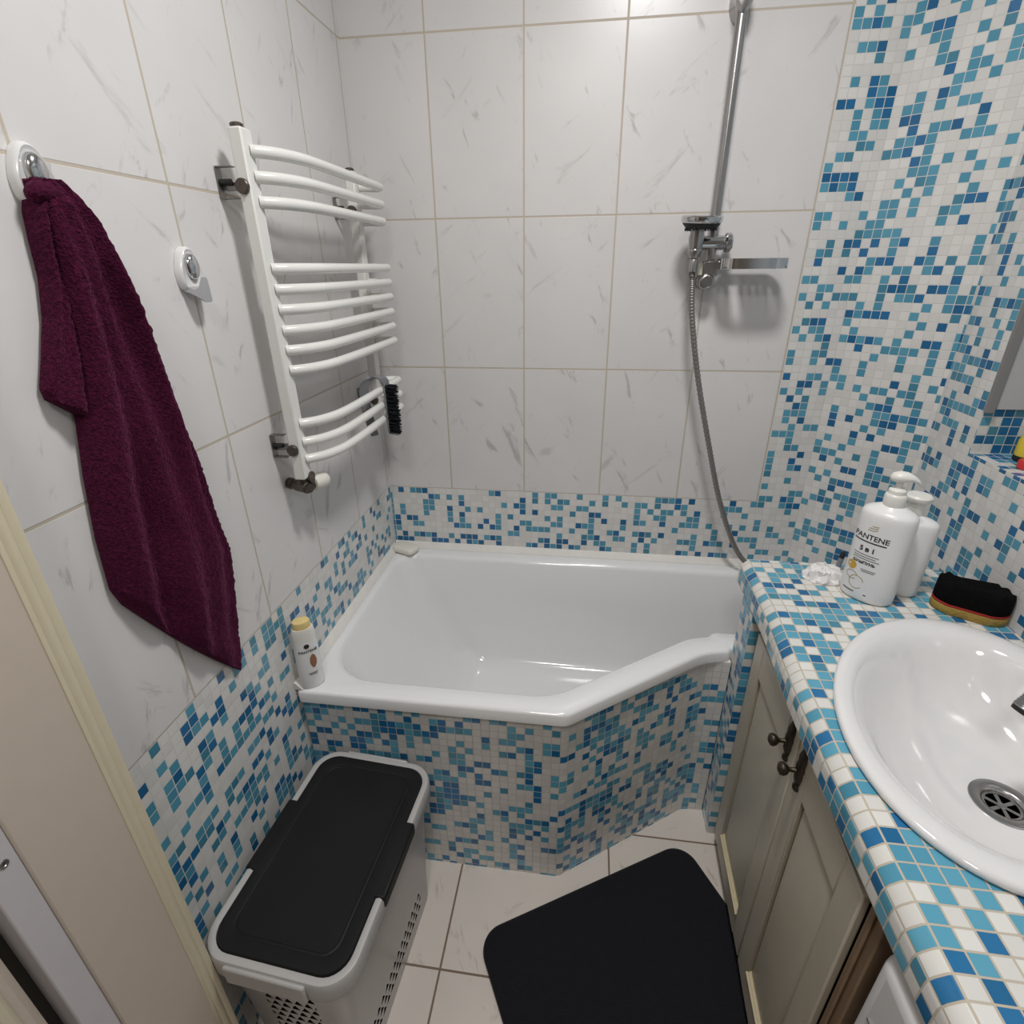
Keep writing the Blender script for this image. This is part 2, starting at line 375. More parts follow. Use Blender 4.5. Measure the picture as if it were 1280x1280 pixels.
mb = MB(); mb.box(-.07, JX+.0, -1.62, -1.4052, .0, 2.1); mb.build('door_leaf', M_door, d, off, bevel=.012)
mb = MB(); mb.box(-.07, JX+.004, -1.445, -1.425, .0, 2.1); mb.build('door_bead', M_seal, d, off, bevel=.006)

# ------------------------------------------------------------------ bathtub
RZ = .612
outer = [(.003,-.003),(.003,-.752),(.655,-.750),(1.003,-.490),(1.069,-.474),(1.078,-.4615),(1.50,-.4615),(1.50,-.13),(1.33,-.003)]
def round_poly(poly, radii, n=6):
    out = []; N = len(poly)
    for i in range(N):
        p = Vector(poly[i]); a = Vector(poly[i-1]); b = Vector(poly[(i+1) % N])
        da = (a-p); db = (b-p); ang = da.angle(db); r = radii[i]
        t = min(r / math.tan(ang/2), da.length*.48, db.length*.48); r = t*math.tan(ang/2)
        da.normalize(); db.normalize()
        c = p + (da+db).normalized() * (r / math.sin(ang/2))
        s = p + da*t - c; e = p + db*t - c
        a0 = math.atan2(s.y, s.x); a1 = math.atan2(e.y, e.x)
        while a1 - a0 > PI: a1 -= 2*PI
        while a1 - a0 < -PI: a1 += 2*PI
        for k in range(n+1):
            q = a0 + (a1-a0)*k/n; out.append((c.x + abs(r)*math.cos(q), c.y + abs(r)*math.sin(q)))
    return out
def inset(poly, ds):
    """offset each edge i (from vertex i to i+1) inwards by ds[i]"""
    N = len(poly); L = []
    area = sum(poly[i][0]*poly[(i+1)%N][1]-poly[(i+1)%N][0]*poly[i][1] for i in range(N))
    sg = 1 if area > 0 else -1
    for i in range(N):
        a = Vector(poly[i]); b = Vector(poly[(i+1)%N]); t = (b-a).normalized(); nrm = Vector((-t.y, t.x))*sg
        L.append((a + nrm*ds[i], t))
    out = []
    for i in range(N):
        (p, t), (q, u) = L[i-1], L[i]
        den = t.x*u.y - t.y*u.x; w = q - p
        k = (w.x*u.y - w.y*u.x)/den
        out.append(tuple(p + t*k))
    return out
ro = [.015,.012,.05,.16,.01,.004,.02,.05,.05]
o1 = round_poly(outer, ro)
def ring(poly, z): return [(x, y, z) for x, y in poly]
def ins(e, rad): return round_poly(inset(outer, e), rad)
e0 = lambda q: [q]*9
rings = [ring(ins(e0(.014), ro), RZ-.034), ring(ins(e0(.0), ro), RZ-.034), ring(o1, RZ-.008), ring(ins(e0(.003), ro), RZ-.002), ring(ins(e0(.010), ro), RZ)]
edge = [.030,.050,.062,.062,.062,.062,.05,.06,.056]
rin = [.07,.14,.16,.25,.1,.1,.06,.06,.1]
rings += [ring(ins(edge, rin), RZ), ring(ins([q+.006 for q in edge], rin), RZ-.004), ring(ins([q+.011 for q in edge], rin), RZ-.016)]
for t, z in ((.25,.46),(.55,.34),(.8,.25)):
    ee = [lerp(a, b, t) + .011 for a, b in zip(edge, [.25,.09,.09,.09,.09,.09,.12,.07,.075])]
    rings.append(ring(ins(ee, [r*1.0 for r in rin]), z))
for dd, z in ((.0,.215),(.02,.195),(.05,.185),(.09,.183)):
    rings.append(ring(ins([q + dd + .005 for q in [.265,.095,.095,.095,.095,.095,.125,.078,.082]], [max(.05, r*.8) for r in rin]), z))
mb = MB(); mb.loft(rings, cap1=True)
tub = thing('bathtub', 'white acrylic corner bathtub with an angled front rim, set against the back wall', 'bathtub', (.5,-.38,.2))
mb.build('tub_shell', M_tub, tub, (.5,-.38,.2), angle=50)
# sealing strips where the tub meets the walls
mb = MB()
tri = lambda x, y, z: [(x, y, z)]
mb.loft([[(x,-.0005,RZ+.020),(x,-.005,RZ+.018),(x,-.018,RZ+.003),(x,-.020,RZ+.0005),(x,-.0005,RZ+.0005)] for x in (.001, 1.34)], cap0=True, cap1=True)
mb.loft([[(.0005,y,RZ+.020),(.005,y,RZ+.018),(.018,y,RZ+.003),(.020,y,RZ+.0005),(.0005,y,RZ+.0005)] for y in (-.0205, -.748)], cap0=True, cap1=True)
struct(mb.build('trim_1', M_caulk, angle=60))

# mosaic front under the tub and the pier beside the cabinet
mb = MB()
path = [(.001,-.732),(.640,-.732),(.655,-.728),(.668,-.718),(1.005,-.487),(1.02,-.480),(1.04,-.477),(1.078,-.477)]
u = 0; zt = RZ-.035
for a, b in zip(path, path[1:]):
    L = math.hypot(b[0]-a[0], b[1]-a[1]); wq(mb, a, b, 0, zt, u, u+L, 0, ZM); u += L
back = [(x, y+.03) for x, y in path]
for a, b in zip(back, back[1:]): wq(mb, b, a, 0, zt, 0, .1, 1)
for (a, b), (c, e) in zip(zip(path, path[1:]), zip(back, back[1:])):
    mb.face([(*a, zt), (*b, zt), (*e, zt), (*c, zt)], None, 1)
struct(mb.build('wall_bath', [M_panel, M_caulk], fix=True, angle=30))
PX = 1.080
mb = MB()
wq(mb, (PX,-.4625), (PX,-.550), 0, .7785, u, u+.0895, 0, ZM)
wq(mb, (PX,-.550), (RX-.002,-.550), 0, .7785, u+.0895, u+.5, 0, ZM)
wq(mb, (RX-.002,-.4625), (PX,-.4625), 0, .7785, 0, .5, 0, ZM)
mb.face([(PX,-.4625,.7785),(PX,-.55,.7785),(RX-.002,-.55,.7785),(RX-.002,-.4625,.7785)], None, 1)
struct(mb.build('wall_vanity', [M_panel, M_caulk]))

# ------------------------------------------------------------------ worktop with basin
EX = [(-1.75,1.086),(-1.22,1.082),(-1.0,1.082),(-.85,1.086),(-.72,1.094),(-.63,1.0995),(-.47,1.1005),(-.395,1.1005)]
EY = sorted(EX)
def ctr_prof(y):
    x = interp(EY, y)
    P = [(x+.02,.7795),(x-.018,.7795),(x-.0215,.783),(x-.0215,.818),(x-.020,.8255),(x-.0155,.8325),(x-.005,.8425),(x+.001,.8447),(x+.008,.845)]
    Vv = [-.120,-.078,-.0717,-.034,-.0245,-.0165,-.0045,.0015,.008]
    return P, Vv
BCX, BCY, BA, BB, BT = 1.3245, -.918, .306, .2075, math.atan2(.898,.439)
def basin_pt(k, th, z, cx=0, cy=0, kb=None):
    a = BA*k; b = BB*(kb if kb else k)
    x = a*math.cos(th); y = b*math.sin(th)
    return (BCX + cx + x*math.cos(BT) - y*math.sin(BT), BCY + cy + x*math.sin(BT) + y*math.cos(BT), z)
mb = MB(); ys = [-1.75 + i*(1.355/60) for i in range(61)]
rings = []; uvs = []
for y in ys:
    P, Vv = ctr_prof(y); rings.append([(x, y, z) for x, z in P]); uvs.append([(y, v) for v in Vv])
mb.loft(rings, closed=False, uv=uvs)
# top sheet with the basin cut out: radial fan from the hole to the border
N = 96; hole = [basin_pt(.93, 2*PI*i/N, .845) for i in range(N)]
def border(ang):
    c, s = math.cos(ang), math.sin(ang); best = 1e9
    for i in range(400):
        pass
    lo, hi = 0, 2
    for _ in range(40):
        m = (lo+hi)/2; x, y = BCX + c*m, BCY + s*m
        inside = y < -.395 and y > -1.75 and x < RX-.001 and x > interp(EY, y)+.008
        if inside: lo = m
        else: hi = m
    return (BCX + c*lo, BCY + s*lo, .845)
angs = sorted([2*PI*i/360 for i in range(360)] + [math.atan2(y-BCY, x-BCX) % (2*PI) for x, y in ((RX-.001,-.395),(RX-.001,-1.75),(1.121,-.395),(1.098,-1.75))])
def hole_at(ang):
    c, s = math.cos(ang-BT), math.sin(ang-BT); a, b = BA*.93, BB*.93
    r = 1/math.sqrt((c/a)**2 + (s/b)**2); return (BCX + math.cos(ang)*r, BCY + math.sin(ang)*r, .845)
def topuv(p): return (p[1], p[0] - interp(EY, p[1]))
for i in range(len(angs)):
    a, b = angs[i], angs[(i+1) % len(angs)]
    q = [hole_at(a), border(a), border(b), hole_at(b)]
    q2 = []
    for k in range(6):  # subdivide so the uv follows the slightly bent front edge
        t0, t1 = k/6, (k+1)/6
        f = [tuple(lerp(x, y, t) for x, y in zip(q[0], q[1])) for t in (t0, t1)]
        g = [tuple(lerp(x, y, t) for x, y in zip(q[3], q[2])) for t in (t0, t1)]
        pts = [f[0], f[1], g[1], g[0]]; mb.face(pts, [topuv(p) for p in pts])
P, Vv = ctr_prof(-.395)
mb.face([(x, -.395, z) for x, z in P] + [(RX-.001,-.395,.845),(RX-.001,-.395,.7795)], [(x, z) for x, z in P] + [(RX,.845),(RX,.7795)])
P2, _ = ctr_prof(-1.75)
mb.face([(x, -1.75, z) for x, z in P2] + [(RX-.001,-1.75,.845),(RX-.001,-1.75,.7795)], [(x, z) for x, z in P2] + [(RX,.845),(RX,.7795)])
wt = mb.build('worktop', M_top, angle=25)
tag(wt, 'blue and white mosaic worktop along the right wall, holding the basin', 'countertop')

bs = thing('washbasin', 'white oval ceramic washbasin set into the mosaic worktop', 'sink', (BCX,BCY,.846))
N = 96
sp = [ # scale, z, offset towards drain
 (.955,.8458,0),(.992,.8462,0),(1.0,.849,0),(.9985,.8535,0),(.991,.857,0),(.975,.8587,0),(.94,.859,0),(.90,.858,0),(.865,.8555,0),(.835,.8505,.0),(.805,.8415,.05),(.770,.826,.12),(.722,.800,.25),(.65,.768,.42),(.54,.742,.6),(.42,.7265,.78),(.30,.719,.92),(.20,.7155,1),(.145,.714,1)]
DX, DY = 1.385-BCX, -.953-BCY
rings = []
for k, z, o in sp:
    kb = k if k > .2 else k*BA/BB
    rings.append([basin_pt(k*lerp(1,.98,o) if o else k, 2*PI*i/N, z, DX*o, DY*o, lerp(k, min(k*1.15,1), o) if k > .3 else lerp(k, k*BA/BB, min(1,(.5-k)/.3))) for i in range(N)])
mb = MB(); mb.loft(rings); mb.build('bowl', M_ceramic, bs, (BCX,BCY,.846), angle=60)
dc = (BCX+DX, BCY+DY, .7135)
mb = MB(); mb.lathe([(.0475,0),(.0465,.0025),(.043,.0035),(.034,.0032),(.029,.0005),(.0275,-.005),(.0272,-.012)], dc, n=40, caps=False); dr = mb.build('drain', M_chrome2, bs, (BCX,BCY,.846), angle=50)
mb = MB(); mb.lathe([(.0275,-.0125),(0,-.0125)], dc, n=32); mb.build('drain_hole', M_black, dr, (BCX,BCY,.846))
mb = MB(); mb.lathe([(.007,-.009),(.0065,-.0045),(.003,-.0035),(0,-.0035)], dc, n=20)
for k in range(6):
    a = k*PI/3 + .35; c, s = math.cos(a), math.sin(a); w = .0026
    mb.face([(dc[0]+c*.005-s*w, dc[1]+s*.005+c*w, dc[2]-.0055),(dc[0]+c*.0272-s*w*1.3, dc[1]+s*.0272+c*w*1.3, dc[2]-.0055),(dc[0]+c*.0272+s*w*1.3, dc[1]+s*.0272-c*w*1.3, dc[2]-.0055),(dc[0]+c*.005+s*w, dc[1]+s*.005-c*w, dc[2]-.0055)])
mb.lathe([(.0273,-.004),(.0235,-.0045),(.0235,-.007),(.0273,-.0075)], dc, n=40, caps=False)
mb.build('strainer', M_chrome2, dr, (BCX,BCY,.846), angle=50, fix=False)

# tap: only the end of the spout reaches into the frame
tp = thing('basin_tap', 'ribbed chrome spout end reaching over the washbasin at the right edge', 'faucet', (1.515,-.885,.860))
to = (1.515,-.885,.860)
mb = MB(); mb.lathe([(.026,0),(.026,.004),(.021,.01),(.02,.075),(.022,.08),(.018,.10),(0,.102)], to, n=28); mb.build('tap_body', M_chrome, tp, to)
tip = Vector((1.375,-.930,.905))
mb = MB(); mb.tube(catmull([(1.512,-.886,.925),(1.47,-.898,.945),(1.42,-.915,.942),(1.39,-.925,.925),tuple(tip)], 8), .0135, 20); mb.build('spout', M_chrome, tp, to)
pr = []
for k in range(7): pr += [(.0175-.0003*k, .003*k), (.0185-.0003*k, .003*k+.0012), (.0175-.0003*k,.003*k+.0024)]
mb = MB(); mb.lathe([(.0,-.001),(.016,-.001)] + pr + [(.0,.0215)], tip + Vector((-.006,-.002,-.008)), (.45,.14,.88), 32); ae = mb.build('aerator', M_chrome2, tp, to, angle=20)
mb = MB(); mb.lathe([(0,-.007),(.0165,-.007),(.0172,-.001),(0,-.001)], tip + Vector((-.006,-.002,-.008)), (.45,.14,.88), 32); mb.build('nozzle', M_black, tp, to)
mb = MB(); mb.tube([(1.515,-.885,.968),(1.515,-.85,.99),(1.515,-.83,1.0)], .007, 12); mb.build('lever', M_chrome, tp, to)

# ------------------------------------------------------------------ vanity cabinet
CL = (1.104,-.553,0); cr = thing('vanity_cabinet', 'cream painted two-door vanity cabinet under the mosaic worktop', 'cabinet', CL, math.radians(-2.05))
# local frame: -x out of the front, y along the front (negative towards the viewer)
W0, W1, H0, H1 = 0, -.650, .028, .777
mb = MB(); T = .018
mb.box(0, .018, -.622, -.612, H0, H1); mb.box(0, .018, -.030, W0, H0, H1)      # face frame stiles
mb.box(.001, .017, W1, W0, H0, .052); mb.box(.001, .017, W1, W0, .748, H1)
mb.box(.018, .40, -.018, W0, H0, H1); mb.box(.018,.40,W1+.012,W1+.03,H0,H1); mb.box(.018,.40,W1,W0,H0,.046); mb.box(.395,.40,W1,W0,H0,H1)
mb.box(.32,.36,-.10,-.04,0,H0); mb.box(.30,.36,W1+.04,W1+.10,0,H0)
mb.build('carcass', M_cab, cr, bevel=.0015)
mb = MB(); mb.box(-.004,.022,-.650,-.6225,H0,H1); mb.box(-.009,-.0042,-.634,-.6225,H0,H1); ep = mb.build('end_post', M_cabend, cr, bevel=.003)
ep['label'] = 'dark brown end post'
def cab_door(y0, y1, hy):
    z0, z1 = .052, .752; fx = -.0135
    s = .055
    mb = MB()
    mb.box(fx, -.0005, y0, y0+s, z0, z1); mb.box(fx, -.0005, y1-s, y1, z0, z1)
    mb.box(fx, -.0005, y0+s, y1-s, z0, z0+s+.012); mb.box(fx, -.0005, y0+s, y1-s, z1-s-.03, z1)
    ya, yb, za, zb = y0+s, y1-s, z0+s+.012, z1-s-.03
    g = .022
    dro = MB.build(mb, 'door', M_cab, cr, bevel=.003)
    # raised field: frame -> groove -> bevel up to the middle panel
    def rr(i, x): return [(x, ya+i, za+i), (x, yb-i, za+i), (x, yb-i, zb-i), (x, ya+i, zb-i)]
    p = MB(); p.loft([rr(0, -.0035), rr(.006, -.004), rr(.007, -.0065), rr(.034, -.0105)], cap1=True)
    p.build('door_panel', M_cab, dro, angle=12)
    # chamfer along the bottom of the recess, the light it catches painted in
    p = MB(); p.loft([[(-.0166, y, za-.004), (-.0045, y, za+.004), (-.0045, y, za+.001), (-.0160, y, za-.0065)] for y in (ya+.001, yb-.001)], cap0=True, cap1=True)
    p.build('door_chamfer', M_cablit, dro)
    # ornate drop handle: long backplate with a round knob
    hz = .720
    hb = MB()
    pl = [(-.048,.003),(-.045,.0065),(-.040,.0075),(-.035,.0045),(-.030,.0065),(-.018,.0095),(-.008,.0085),(0,.0105),(.008,.0085),(.018,.0095),(.030,.0065),(.035,.0045),(.040,.0075),(.045,.0065),(.048,.003)]
    pl = [(h*1.2, w) for h, w in pl]
    rings = [[(fx-.0002, hy-w*1.2, hz+h), (fx-w*.75, hy-w, hz+h), (fx-w*1.15, hy, hz+h), (fx-w*.75, hy+w, hz+h), (fx-.0002, hy+w*1.2, hz+h)] for h, w in pl]
    hb.loft(rings, cap0=True, cap1=True)
    hb.lathe([(.008,0),(.0045,.006),(.0042,.016),(.010,.021),(.0125,.027),(.011,.032),(.005,.035),(0,.0355)], (fx-.005, hy, hz-.008), (-1,0,0), 20)
    hb.build('handle', M_brass_old, dro, angle=50)
cab_door(-.339, -.026, -.308)
cab_door(-.611, -.343, -.374)
# washing machine beyond the cabinet
wm = thing('washing_machine', 'white rounded appliance front under the near end of the worktop', 'appliance', (1.36,-1.52,0))
wo = (1.36,-1.52,0)
mb = MB(); mb.box(1.060,1.54,-1.80,-1.224,.012,.770); mb.build('housing', M_applw, wm, wo, bevel=.028, seg=6)
for x, y in ((1.16,-1.28),(1.16,-1.77),(1.50,-1.28),(1.50,-1.77)):
    mb = MB(); mb.lathe([(.02,0),(.02,.011),(.012,.013)], (x,y,0), n=14); mb.build('foot', M_black, wm, wo)
mb = MB(); mb.lathe([(.19,-.001),(.188,.014),(.17,.024),(.145,.022),(.13,.010),(.0,.004)], (1.060,-1.52,.42), (-1,0,0), 48); mb.build('hatch', M_applw, wm, wo, angle=60)
mb = MB(); mb.box(1.0575,1.061,-1.76,-1.255,.655,.659); mb.build('panel_seam', M_greyd, wm, wo)

# ------------------------------------------------------------------ things on the worktop
def sup(a, b, th, e=2.15):
    c, s = math.cos(th), math.sin(th)
    return a*math.copysign(abs(c)**(2/e), c), b*math.copysign(abs(s)**(2/e), s)
def bottle(name, label, loc, rz, a, b, H, prof):
    t = thing(name, label, 'bottle', loc, rz)
    N = 56; rings = [[(sup(a*k, b*k2, 2*PI*i/N)[0], sup(a*k, b*k2, 2*PI*i/N)[1], z*H) for i in range(N)] for k, k2, z in prof]
    mb = MB(); mb.loft(rings, cap0=True, cap1=True); mb.build('bottle_body', M_bottle, t, angle=50); return t
BP = [(.90,.88,0),(.965,.95,.012),(.985,.975,.03),(1,1,.12),(1,1,.5),(1,1,.86),(.99,.99,.915),(.965,.965,.95),(.92,.92,.972),(.78,.78,.995),(.55,.56,1.02),(.36,.46,1.045)]
def front_y(x, a, b, z=0, e=2.15): # y of the front face (negative y side) at x
    q = max(0, 1 - abs(x/a)**e); return -b*q**(1/e)
def decal(t, name, v, f, mat, a, b, px, pz, lift=.0004):
    mb = MB(); mb.v = [(x+px, front_y(x+px, a, b)-lift, y+pz) for x, y, *_ in v]; mb.f = f; mb.uv = [None]*len(f); mb.m = [0]*len(f)
    return mb.build(name, mat, t, fix=False)
def bar(w, h, n=8):
    v = []; f = []
    for k in range(n+1):
        v += [(-w/2 + w*k/n, -h/2), (-w/2 + w*k/n, h/2)]
        if k: f.append([2*k-2, 2*k, 2*k+1, 2*k-1])
    return v, f
def disc(r, ry=None, n=24):
    ry = ry or r; v = [(0,0)]; f = []
    for k in range(n): v.append((r*math.cos(2*PI*k/n), ry*math.sin(2*PI*k/n))); f.append([0, 1+k, 1+(k+1)%n])
    return v, f
def annulus(r, w, ry=None, n=32, a0=0, a1=2*PI):
    ry = ry or r; v = []; f = []
    for k in range(n+1):
        a = a0 + (a1-a0)*k/n
        v += [(r*math.cos(a), ry*math.sin(a)), ((r-w)*math.cos(a), (ry-w)*math.sin(a))]
        if k: f.append([2*k-2, 2*k, 2*k+1, 2*k-1])
    return v, f
A1, B1, H1b = .0535, .040, .216
b1 = bottle('pump_bottle', 'large white pump bottle with black and gold lettering, standing behind the basin', (1.317,-.535,.8462), math.radians(-45), A1, B1, H1b, BP)
zc = H1b*1.045
mb = MB(); mb.lathe([(.019,-.002),(.0205,.004),(.0205,.020),(.019,.024),(.0165,.026),(.016,.034),(.012,.038),(.007,.039)], (0,0,zc), n=32); col_ = mb.build('pump_collar', M_capw, b1, angle=40)
mb = MB(); mb.lathe([(.0065,.038),(.0065,.052)], (0,0,zc), n=16); mb.build('pump_stem', M_capw, b1)
rings = []
for k, (x, w, zt_, zb_) in enumerate([(-.020,.004,.064,.056),(-.016,.012,.070,.052),(-.004,.0155,.0745,.050),(.010,.0145,.0735,.052),(.022,.011,.068,.054),(.031,.0075,.061,.051),(.036,.005,.054,.046),(.0365,.003,.050,.046)]):
    cz_ = (zt_+zb_)/2; hz = (zt_-zb_)/2
    rings.append([(x, w*math.cos(2*PI*i/16), zc+cz_+hz*math.sin(2*PI*i/16)) for i in range(16)])
mb = MB(); mb.loft(rings, cap0=True, cap1=True); ph = mb.build('pump_head', M_capw, b1, angle=60); ph.rotation_euler = (0,0,math.radians(28))
LX = -.011
for txt, sz, z, mat, bold in (('PANTENE', .0165, .150, M_ink, .0003),('5 в 1', .0150, .1215, M_ink, .0006),('ШАМПУНЬ', .0088, .0915, M_ink, .0004)):
    v, f = text_mesh(txt, sz, bold); o = decal(b1, 'lettering', v, f, mat, A1, B1, LX, z)
v, f = bar(.066, .0028, 12); decal(b1, 'underline', v, f, M_ink, A1, B1, LX, .1440)
for k, (w, z, x) in enumerate([(.052,.1135,0),(.046,.108,-.002),(.054,.103,.002)]):
    v, f = bar(w, .0013, 12); decal(b1, 'fine_print', v, f, M_ink, A1, B1, LX+x, z)
for w, z, x in ((.030,.079,.013),(.026,.075,.013)):
    v, f = bar(w, .0013, 10); decal(b1, 'fine_print', v, f, M_ink, A1, B1, LX+x, z)
for w, z, x in ((.026,.020,-.016),(.005,.0195,.020)):
    v, f = bar(w, .0022, 6); decal(b1, 'fine_print', v, f, M_ink, A1, B1, LX+x, z)
for w, z, x in ((.020,.172,0),(.018,.177,.001),(.013,.182,.004)):
    v, f = bar(w, .0014, 8); v = [(p, q + .003*(p/.01)**2*(1 if p > 0 else -.3)) for p, q in v]; decal(b1, 'emblem', v, f, M_gold, A1, B1, LX+x, z)
v, f = disc(.0105); decal(b1, 'amber_drop', v, f, M_amber, A1, B1, LX-.022, .080)
for x, z, r, ry in ((-.017,.057,.013,.010),(-.004,.044,.016,.016)):
    v, f = annulus(r, .0014, ry, a0=.3, a1=5.6); decal(b1, 'gold_swirl', v, f, M_gold, A1, B1, LX+x, z)
A2, B2, H2b = .0525, .031, .183
b2 = bottle('capped_bottle', 'plain white bottle with a round white cap, half hidden behind the pump bottle', (1.386,-.4955,.8462), math.radians(-35), A2, B2, H2b, BP)
zc = H2b*1.045
mb = MB(); mb.lathe([(.017,-.002),(.0175,.003),(.0165,.018),(.0165,.026),(.0225,.030),(.0255,.036),(.0255,.041),(.022,.0445),(0,.0455)], (0,0,zc), n=36); mb.build('bottle_cap', M_capw, b2, angle=40)
v, f = bar(.02, .002, 5); decal(b2, 'fine_print', v, f, M_ink, A2, B2, -.004, .037)
# tissue and capped tube
mb = MB(); rings = []
for r_ in range(9):
    t = r_/8; z = .0005 + .034*math.sin(t*PI/2)**1.0; rad = .034*(1-t)**.55 + .003
    rings.append([((rad*1.0 + .006*noise.noise((3*math.cos(a), 3*math.sin(a), t*4)))*math.cos(a)*1.05, (rad*.8 + .008*noise.noise((4*math.cos(a), 4*math.sin(a), 7+t*4)))*math.sin(a), max(.0004, z + .013*noise.noise((3*math.cos(a)+9, 3*math.sin(a), t*3))*(1 if r_ else 0))) for a in [2*PI*i/40 for i in range(40)]])
mb.loft(rings, cap0=True, cap1=True)
mb.v = [(1.252+x*1.22, -.465+y*1.25, .8455+z*.9) for x, y, z in mb.v]
tag(mb.build('tissue', M_tissue, angle=22), 'crumpled white tissue lying beside the pump bottle', 'tissue')
tb = thing('cosmetic_tube', 'thin grey tube with a black tip leaning behind the crumpled tissue', 'tube', (1.297,-.428,.8455))
mb = MB(); mb.lathe([(.0055,0),(.0058,.002),(.0058,.036)], (0,0,0), (.12,.05,1), 16); mb.build('tube_body', plain('tube_grey',(.22,.23,.26),.3), tb)
mb = MB(); mb.lathe([(.0058,.0362),(.0058,.050),(.004,.053),(0,.054)], (0,0,0), (.12,.05,1), 16); mb.build('tube_cap', M_black, tb)
# sponge
sg = thing('sponge', 'black ridged bath sponge with red and yellow foam layers, behind the basin', 'sponge', (1.500,-.583,.8458), math.radians(-31))
SL, SW = .066, .034
def sponge_ring(z, k=1, wav=0):
    out = []
    for x, y, _ in rrect(0, 0, SL*k, SW*k, .030*k, 0, 10):
        out.append((x*(1 + .0*wav), y - .006*math.cos(x/SL*PI*1.1), z))
    return out
def layer(name, z0, z1, mat, k=1):
    mb = MB(); mb.loft([sponge_ring(z0, .97*k), sponge_ring(z0+.002, 1*k), sponge_ring(z1-.001, 1*k), sponge_ring(z1, .985*k)], cap0=True, cap1=True); return mb.build(name, mat, sg, angle=60)
layer('yellow_layer', 0, .019, M_foam); layer('red_layer', .0191, .0245, M_red, 1.005)
mb = MB()
nx_, ny_ = 44, 30
def spz(x, y): return .0246 + .036 + .0035*math.sin(x*190)*math.cos(y*170+1)
rings = []
for z, k in ((.0246,.97),(.027,1.0),(.045,1.0),(.060,.985),(.066,.95),(.0675,.80),(.0672,.6),(.067,.4),(.067,.2),(.067,.05)):
    rings.append([(x, y, z + (.0065*math.sin(x*230+.5)*math.cos(y*150+.6) if z > .05 else 0)) for x, y, _ in sponge_ring(z, k)])
mb.loft(rings, cap0=True, cap1=True); mb.build('black_layer', M_scour, sg, angle=60)

# recess: panel and the jar at the frame edge
pn = thing('wall_panel', 'plain grey panel with a darker metal edge above the tiled recess', 'panel', (1.6,-.345,1.24))
po = (1.6,-.345,1.24)
mb = MB(); mb.box(1.572,RX+ND-.004,-.3475,-.3385,1.2345,2.06); mb.build('panel_sheet', M_grey, pn, po, bevel=.001)
mb = MB(); mb.box(1.5545,1.5715,-.352,-.3385,1.226,2.06); mb.build('edge_strip', M_greyd, pn, po, bevel=.002)
jr = thing('yellow_jar', 'yellow container with black base standing in the tiled recess at the right edge', 'jar', (1.642,-.392,1.1312))
mb = MB(); mb.lathe([(.024,0),(.026,.003),(.026,.012)], (0,0,0), n=28); mb.build('jar_base', M_black, jr)
mb = MB(); mb.lathe([(.0255,.0122),(.026,.016),(.0255,.045),(.022,.056),(.014,.060)], (0,0,0), n=28); mb.build('jar_body', M_yel, jr)
mb = MB(); mb.lathe([(.0145,.0602),(.0145,.078),(.012,.081),(0,.081)], (0,0,0), n=24); mb.build('jar_cap', M_black, jr)
rd = MB(); rd.lathe([(.012,0),(.014,.002),(.014,.016),(.012,.019),(0,.0195)], (1.602,-.446,1.1312), n=24)
tag(rd.build('red_cap', M_redp), 'small red cap lying in front of the yellow container in the recess', 'cap')

# ------------------------------------------------------------------ towel radiator
YN, YFA = -.625, -.149
PXC, PW = .050, .028
rad = thing('towel_radiator', 'white ladder towel radiator with bowed bars on the left wall', 'radiator', (0,-.42,1.12)); ro_ = (0,-.42,1.12)
for y in (YN, YFA):
    mb = MB(); mb.box(PXC-.011, PXC+.013, y-.017, y+.017, 1.1155, 1.7585); mb.build('post', M_enamel, rad, ro_, bevel=.003)
    mb = MB(); mb.lathe([(.011,0),(.011,.006),(.008,.008),(0,.008)], (PXC-.003,y,1.7585), n=16); mb.build('end_cap', M_bronze, rad, ro_)
for z in (1.7255,1.6863,1.6472,1.537,1.5004,1.4639,1.4252,1.3871,1.3475,1.2362,1.1955,1.1569):
    pts = [(PXC+.010,YN+.006,z),(PXC+.022,YN+.016,z),(PXC+.042,YN+.042,z),(PXC+.058,YN+.090,z),(PXC+.063,YN+.15,z),(PXC+.064,-.383,z),(PXC+.0635,-.228,z),(PXC+.063,-.141,z),(PXC+.060,-.122,z),(PXC+.046,-.120,z),(PXC+.010,YFA+.012,z)]
    mb = MB(); mb.tube(catmull(pts, 7), .0104, 14); mb.build('bar', M_enamel, rad, ro_, angle=60)
for y in (YN, YFA):
    for z in (1.672, 1.186):
        mb = MB(); s = -1
        # open bracket on the wall
        for q in ((.0015,.003,y-.018,y-.002,z-.020,z+.030),(.0015,.031,y-.0180,y-.003,z-.020,z-.0185),(.0015,.031,y-.0180,y-.003,z+.0285,z+.030)): mb.box(*q)
        mb.box(.004,.040,y-.006,y+.006,z-.006,z+.006)
        br = mb.build('bracket', M_chrome3, rad, ro_)
        mb = MB(); mb.lathe([(.0125,0),(.0125,.005),(.011,.0065),(0,.0065)], (PXC-.001, y-.0172, z-.002), (0,-1,0), 22); mb.build('screw_cap', M_bronze, br, ro_, angle=40)
        mb = MB(); mb.lathe([(.005,0),(.005,.02)], (.004, y-.011, z+.006), (1,0,0), 12); mb.build('screw', M_black, br, ro_)
vo = (PXC-.003, YN, 1.0935)
mb = MB(); mb.lathe([(.0125,.022),(.0125,.008),(.0105,.007),(.0105,-.004)], vo, n=20)
mb.lathe([(.013,-.0465),(.013,-.036),(.010,-.034),(.010,-.02),(.0135,-.018),(.0135,.014),(.0105,.016),(.0105,.022)], vo, (1,-.42,0), 22)
mb.lathe([(.0105,0),(.0105,.016),(.013,.016),(.013,.023),(.009,.0245)], vo, (.42,.9,0), 20)
